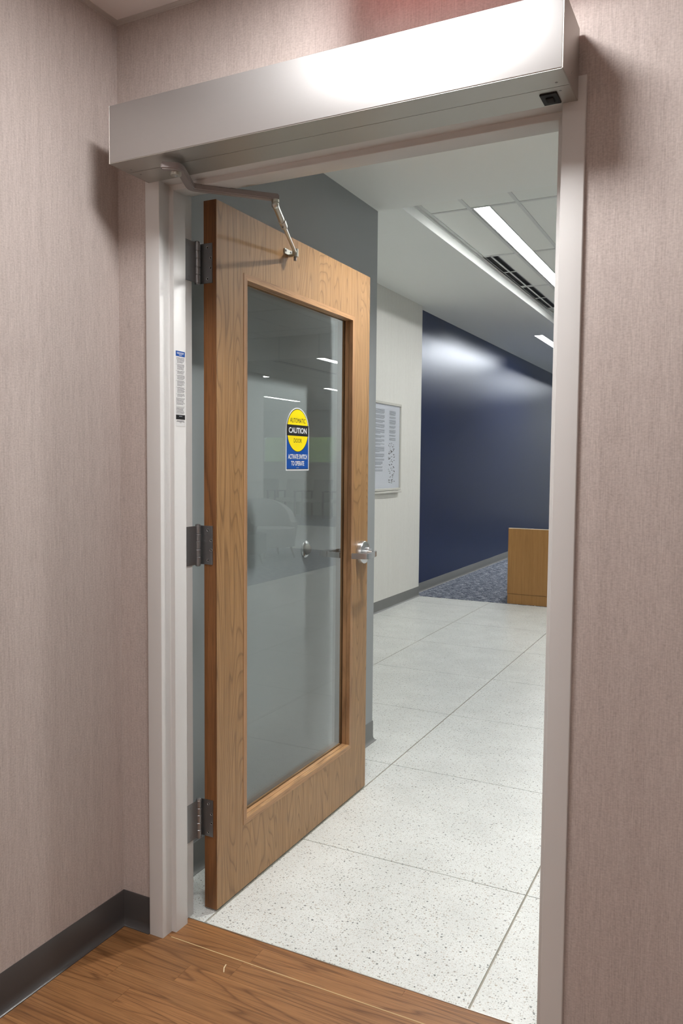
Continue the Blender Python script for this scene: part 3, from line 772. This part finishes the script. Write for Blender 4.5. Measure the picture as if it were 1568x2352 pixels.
def quads(name, rects, x, mat, parent):
    bm = bmesh.new()
    for (y0, y1, z0, z1) in rects: bm.faces.new([bm.verts.new(p) for p in ((x, y0, z0), (x, y1, z0), (x, y1, z1), (x, y0, z1))])
    return obj(name, bm, mat, parent)
# printed notice on the frame
jl = empty('instruction_label', (ST, 0.069, 1.463), 'narrow white printed instruction label with blue heading on the door jamb', 'label')
y0, y1, zt, zb = 0.0480, 0.0890, 1.6730, 1.4630
box('backing', (ST + 0.0001, ST + 0.0004), (y0, y1), (zb, zt), M['label'], jl)
box('blue_heading', (ST + 0.0004, ST + 0.0005), (y0 + .0003, y1 - .0003), (zt - 0.0150, zt - 0.0003), M['s_blue'], jl)
quads('heading_print', [(y0 + .005, y1 - .005, zt - .0056, zt - .0040), (y0 + .006, y1 - .006, zt - .0086, zt - .0074), (y0 + .014, y1 - .014, zt - .0120, zt - .0108)], ST + .00055, M['s_white'], jl)
rects = []; z = zt - 0.0185
for n, ind in ((5, .003), (5, .0065), (3, .0065), (4, .0065), (5, .0065), (5, .0065), (3, .0065), (6, .002)):
    if ind == .0065: rects.append((y0 + .0015, y0 + .003, z - .0012, z))
    for k in range(n):
        e = random.uniform(0.002, .008) if k < n - 1 else random.uniform(.008, .018)
        a = y0 + ind + (random.uniform(0, .004) if ind == .003 else 0)
        p = a
        while p < y1 - e:                                  # words
            w = random.uniform(.002, .006); rects.append((p, min(p + w, y1 - .0015), z - .0013, z)); p += w + .0009
        z -= 0.00325
    z -= 0.0022
z -= .001; rects.append((y0 + .0005, y1 - .0005, z - .0004, z)); z -= .0028
for k in range(6):
    p = y0 + .002
    while p < y1 - random.uniform(.003, .012):
        w = random.uniform(.002, .006); rects.append((p, min(p + w, y1 - .0015), z - .0013, z)); p += w + .0009
    z -= .00325
quads('print', rects, ST + .00045, M['s_black'], jl)
z -= .0012
box('black_panel', (ST + 0.0004, ST + 0.0005), (y0 + .0003, y1 - .0003), (z - 0.0132, z), M['s_black'], jl)
quads('panel_print', [(y0 + .014, y1 - .013, z - .0048, z - .0032)], ST + .00055, M['ink2'], jl)
z -= .0158
quads('footer_print', [(y0 + .004, y1 - .005, z - .0012, z), (y0 + .003, y1 - .003, z - .0040, z - .0028), (y0 + .016, y1 - .016, z - .0066, z - .0056)], ST + .00045, M['s_black'], jl)

# ================================================================== CORRIDOR THINGS
# wall bumper behind the door
bm = bmesh.new(); by_, bz_ = 1.082, 1.012
alathe(bm, [(0.034, 0.0), (0.034, 0.004), (0.031, 0.0075), (0.0235, 0.0095), (0.0225, 0.009), (0.0, 0.009)], (GX, by_, bz_), (1, 0, 0), 36)
ds = tag(auto_smooth(obj('wall_bumper', bm, M['chrome'])), 'round satin metal wall bumper with grey rubber centre behind the door glass', 'door stop')
bm = bmesh.new(); alathe(bm, [(0.0225, 0.009), (0.0215, 0.015), (0.016, 0.022), (0.008, 0.0255), (0, 0.0265)], (GX, by_, bz_), (1, 0, 0), 32)
obj('rubber_centre', bm, plain('grey_rubber', srgb(120, 116, 108), 0.6), ds, True)

# reception desk
dk = empty('reception_desk', (0.4, CE + 0.01, 0), 'light brown wood reception desk beside the blue grey carpet', 'desk')
DKX0, DKX1, DKY0, DKY1, DKZ = -0.541, 1.35, CE + 0.004, CE + 0.76, 0.748
box('front_panel', (DKX0, DKX1), (DKY0, DKY0 + 0.03), (0.1025, DKZ - 0.006), M['desk'], dk, 0.0015)
box('kick_panel', (DKX0 + 0.002, DKX1 - 0.002), (DKY0 + 0.0035, DKY0 + 0.03), (0.003, 0.0995), M['desk'], dk)
for x in (DKX0, DKX1 - 0.03): box('end_panel', (x, x + 0.03), (DKY0 + 0.03, DKY1), (0.003, 0.63), M['desk'], dk, 0.001)
box('top_edge', (DKX0, DKX1), (DKY0, DKY0 + .03), (DKZ - 0.006, DKZ), M['desktop'], dk, 0.001)
box('worktop', (DKX0 + .03, DKX1 - .03), (DKY0 + .03, DKY1), (0.60, 0.63), M['desk'], dk, 0.001)

# framed notice on the white wall
nb = empty('notice_board', (WX, 4.8, 1.1), 'clear framed notice board with columns of small print on the white wall', 'notice board')
ny0, ny1, nz0, nz1 = 4.15, 5.345, 1.115, 1.930; e = 0.022
box('backing', (WX + 0.001, WX + 0.012), (ny0 + e, ny1 - e), (nz0 + e, nz1 - e), M['paper'], nb)
for a, b_, c, d_ in ((ny0, ny1, nz1 - e, nz1), (ny0, ny1, nz0, nz0 + e), (ny0, ny0 + e, nz0 + e, nz1 - e), (ny1 - e, ny1, nz0 + e, nz1 - e)):
    box('frame_bar', (WX + 0.001, WX + 0.024), (a, b_), (c, d_), M['boardframe'], nb, 0.002)
box('ledge', (WX + 0.001, WX + 0.036), (ny0, ny1 - 0.01), (nz0 - 0.022, nz0 - 0.004), M['boardframe'], nb, 0.002)
rects, rect2 = [], []
for (ca, cb, zt_, zb_) in ((5.075, 5.225, 1.855, 1.585), (4.40, 4.965, 1.86, 1.40), (4.72, 4.93, 1.385, 1.30)):
    z = zt_
    while z > zb_:
        run = random.randint(2, 6)
        for k in range(run):
            if z < zb_: break
            rects.append((ca, cb - random.uniform(0, 0.25) * (cb - ca) * (k == run - 1), z - .0045, z)); z -= 0.0085
        z -= 0.012
for k in range(90):                                       # signatures
    a = random.uniform(5.055, 5.20); z = random.uniform(1.18, 1.56)
    rect2.append((a, a + random.uniform(.008, .03), z, z + random.uniform(.003, .009)))
quads('print', rects, WX + .0126, M['ink2'], nb); tag(quads('signatures', rect2, WX + .0126, M['ink'], nb), kind='stuff')
bm = bmesh.new(); abox(bm, WX + .0135, WX + .0165, ny0 + e, ny1 - e, nz0 + e, nz1 - e); obj('cover_pane', bm, M['clear'], nb)

# linear light, slot diffuser, wall washer
def linear_light(name, x0, x1, y0, y1, z, lens, label, group=None, t=0.012):
    o = empty(name, ((x0 + x1) / 2, y0, z), label, 'ceiling light', group)
    bm = bmesh.new()
    abox(bm, x0 - t, x0, y0 - t, y1 + t, z - 0.002, z + 0.03); abox(bm, x1, x1 + t * .5, y0 - t, y1 + t, z - 0.002, z + 0.03)
    abox(bm, x0, x1, y0 - t, y0, z - 0.002, z + 0.03); abox(bm, x0, x1, y1, y1 + t, z - 0.002, z + 0.03)
    obj('trim_frame', bm, M['tbar'], o)
    box('lens', (x0, x1), (y0, y1), (z - 0.001, z + 0.012), lens, o)
    return o
linear_light('linear_light', LIT[0], LIT[1], LIT[2], LIT[3], TZ, M['linear'], 'long bright linear light set in the tiled ceiling')
linear_light('linear_light', -0.868, -0.772, 8.20, 10.6, DZ - .0015, M['wash'], 'short bright light in the drywall ceiling near the navy wall', t=0.004)
linear_light('linear_light', LIT[0], LIT[1], 8.30, 11.95, TZ - .0015, M['linear'], 'linear light farther down the corridor, mirrored in the navy wall', t=0.004)
linear_light('linear_light', LIT[0], LIT[1], 12.6, 16.2, TZ - .0015, M['linear'], 'farthest linear light of the corridor, hidden behind the frame', t=0.004)
sd = empty('slot_diffuser', (-0.395, 4.64, TZ), 'white slot air diffuser with two rows of black slots in the ceiling', 'air vent')
SX0, SX1, SYS = -0.452, -0.340, [4.643, 5.235, 5.83, 6.43, 7.02]
box('slot_box', (SX0, SX1), (SYS[0], SYS[-1]), (TZ + 0.012, TZ + 0.018), M['darkslot'], sd)
bm = bmesh.new()
for x0, x1 in ((SX0 - .012, SX0), ((SX0 + SX1) / 2 - .008, (SX0 + SX1) / 2 + .006), (SX1, SX1 + .002)): abox(bm, x0, x1, SYS[0] - .01, SYS[-1] + .01, TZ - .001, TZ + .004)
obj('rail', bm, M['tbar'], sd)
for y in SYS:
    for a, b_ in ((SX0, (SX0 + SX1) / 2 - .010), ((SX0 + SX1) / 2 + .008, SX1)): box('slot_divider', (a, b_), (y - .009, y + .009), (TZ - .0008, TZ + .004), M['tbar'], sd)
for a, b_ in zip(SYS, SYS[1:]):
    box('vane', (SX1 - .016, SX1 - .004), (a + .009, b_ - .009), (TZ + .006, TZ + .008), M['vane'], sd)

# other linear fittings of the waiting room (lit strips mirrored in the glass)
WL = [(3.62, 3.73, 7.56, 9.95, 'first'), (5.52, 5.62, 8.93, 9.27, 'second'), (5.52, 5.62, 11.3, 13.7, 'third'), (7.57, 7.67, 12.45, 13.87, 'fourth'), (7.57, 7.67, 8.2, 10.6, 'fifth')]
for x0, x1, y0_, y1_, w in WL:
    linear_light('linear_light', x0, x1, y0_, y1_, LOWZ - .0015, M['wait'], 'bright linear strip mirrored in the glass, %s of five over the waiting area' % w, 'strips over the waiting area', .004)
for x in (2.45, 5.5):
    linear_light('linear_light', x, x + .104, 3.43, 7.0, TZ - .0015, M['linear'], 'linear light %s over the terrazzo outside the view' % ('nearer' if x < 3 else 'farther'), 'strips outside the view', .004)
for (a, b_, c, d_) in ((4.32, 4.42, 7.6, 9.3),):
    sl = empty('slot_diffuser', (a, c, LOWZ), 'dark slot air diffuser in the lower ceiling, mirrored in the glass', 'air vent')
    box('slot_box', (a, b_), (c, d_), (LOWZ - .004, LOWZ - .001), M['darkslot'], sl); box('rail', ((a + b_) / 2 - .01, (a + b_) / 2 + .01), (c, d_), (LOWZ - .008, LOWZ - .004), M['tbar'], sl)

# round downlights
def downlight(x, y, z, r, lens, label):
    bm = bmesh.new(); alathe(bm, [(r, 0.0), (r + .001, 0.0035), (r + 0.016, 0.003), (r + 0.018, 0.0)], (x, y, z), (0, 0, -1), 40)
    o = tag(auto_smooth(obj('downlight', bm, M['angle'])), label, 'ceiling light')
    bm = bmesh.new(); alathe(bm, [(0, 0.0012), (r, 0.0012), (r, 0.0002), (0, .0002)], (x, y, z), (0, 0, -1), 40); obj('lens', bm, lens, o)
    return o
downlight(0.79, -0.55, CZ, 0.165, M['room_down'], 'round downlight in the ceiling above the door operator, outside the view')
bm = bmesh.new()                                         # trim ring + deep can, lens at the top of the can
alathe(bm, [(0.100, 0.0005), (0.100, 0.0025), (0.070, 0.004), (0.066, 0.0), (0.050, -0.052), (0.068, -0.054), (0.073, -0.001)], (AX0, AY0, GZ), (0, 0, -1), 40)
dl = tag(auto_smooth(obj('downlight', bm, M['can'])), 'round recessed downlight in the alcove soffit hidden behind the door head', 'ceiling light')
bm = bmesh.new(); alathe(bm, [(0, -0.050), (0.0490, -0.050), (0.0490, -0.053), (0, -0.053)], (AX0, AY0, GZ), (0, 0, -1), 40); obj('lens', bm, M['alcove_down'], dl)
for k, (x, y) in enumerate(((2.3, -3.5), (0.75, -3.5))):  # left troffer is an unseen lamp added to fill the near room
    tr = empty('troffer', (x, y, CZ), 'square ceiling troffer behind the camera, %s one' % ('right', 'added left fill')[k], 'ceiling light', 'troffers behind the camera')
    box('frame', (x - .31, x + .31), (y - .31, y + .31), (CZ - .004, CZ - .0005), M['tbar'], tr); box('lens', (x - .28, x + .28), (y - .28, y + .28), (CZ - .007, CZ - .004), M['room_tr'], tr)
# exit sign hung above the operator (just out of frame): its red back lights the wall
ex = empty('exit_sign', (0.9, -0.16, 2.42), 'small red lit sign hung from the ceiling above the operator, outside the view', 'sign')
box('housing', (0.64, 1.10), (-0.165, -0.150), (2.405, 2.545), M['tbar'], ex, .002)
box('lit_panel', (0.655, 1.085), (-0.1499, -0.1470), (2.415, 2.535), M['exitred'], ex)
box('canopy', (0.80, 1.0), (-0.18, -0.135), (2.545, CZ), M['tbar'], ex, .002)

# ---- waiting room furniture (mirrored in the door glass)
def tub_chair(name, loc, rz, r, h, mat, label):
    o = empty(name, (0, 0, 0), label, 'lounge chair', 'lounge chairs by the carpet edge')
    bm = bmesh.new(); n = 28; rings = []
    for i in range(n + 1):
        a = PI * (-0.08 + 1.16 * i / n); t = math.sin(max(0, min(PI, a))) ** 0.6 if 0 < a < PI else 0
        zt = 0.50 + (h - 0.50) * t; ro = r * (1 + .08 * t); ri = r - .09
        rings.append([(ro * .86 * math.cos(a), ro * .86 * math.sin(a), .17), (ro * math.cos(a), ro * math.sin(a), zt), (ri * math.cos(a), ri * math.sin(a), zt), (ri * .9 * math.cos(a), ri * .9 * math.sin(a), .30)])
    V = [[bm.verts.new(p) for p in q] for q in rings]
    for a, b_ in zip(V, V[1:]):
        for k in range(4): bm.faces.new((a[k], a[(k + 1) % 4], b_[(k + 1) % 4], b_[k]))
    bm.faces.new(V[0]); bm.faces.new(V[-1][::-1]); auto_smooth(obj('shell', bm, mat, o), 50)
    bm = bmesh.new(); aprism(bm, [(.78 * r * math.cos(2 * PI * i / 28), .78 * r * math.sin(2 * PI * i / 28) - .06) for i in range(28)], 'z', .17, .43); obj('seat', bm, mat, o)
    for sx_ in (-1, 1):
        for sy_ in (-1, 1): cyl('leg', (sx_ * r * .5, sy_ * r * .5, .18), (sx_ * r * .62, sy_ * r * .6, 0), .017, M['chairwood'], o, 10, .010)
    o.location = loc; o.rotation_euler = (0, 0, rz); return o
tub_chair('lounge_chair', (4.72, 8.05, .003), math.radians(-60), .40, .84, M['fabric_l'], 'pale grey rounded lounge chair mirrored in the door glass')
tub_chair('lounge_chair', (4.58, 7.05, .003), math.radians(-100), .36, .98, M['fabric_d'], 'charcoal rounded lounge chair at the left edge of the glass reflection')
def wait_chair():
    o = empty('waiting_chair', (0, 0, 0), 'oatmeal waiting chair', 'chair', 'row of chairs under the far windows')
    box('seat', (-.27, .27), (-.28, .24), (.38, .47), M['fabric_w'], o, .02, 2)
    bm = bmesh.new(); aprism(bm, [(.20, .46), (.28, .46), (.36, .95), (.30, .95)], 'x', -.26, .26); obj('backrest', bm, M['fabric_w'], o)
    for s in (-1, 1):
        for y in (-.25, .24): box('leg', (s * .29 - .02, s * .29 + .02), (y - .02, y + .02), (0, .64), M['chairwood'], o)
        box('armrest', (s * .29 - .025, s * .29 + .025), (-.29, .28), (.64, .67), M['chairwood'], o, .005)
    return o
wc = wait_chair(); SPOTS = [4.2, 5.0, 5.8, 6.6, 7.4, 8.2, 9.0, 9.8]
ORD = ['first', 'second', 'third', 'fourth', 'fifth', 'sixth', 'seventh', 'eighth']
for k, x in enumerate(SPOTS):
    if k == 0: o = wc
    else:
        o = wc.copy(); COL.objects.link(o)
        for ch in wc.children:
            c = ch.copy(); COL.objects.link(c); c.parent = o
    o.location = (x, 15.85, .003)
    o['label'] = 'oatmeal waiting chair with dark wooden arms, %s from the navy wall under the far windows' % ORD[k]

# splinter on the floor
bm = bmesh.new(); asweep(bm, [(0.279, -0.017, 0.0014), (0.283, -0.032, 0.0022), (0.292, -0.046, 0.0013)], 0.0026, 0.0022)
tag(obj('splinter', bm, M['splinter']), 'tiny pale splinter lying on the wood floor', 'splinter')
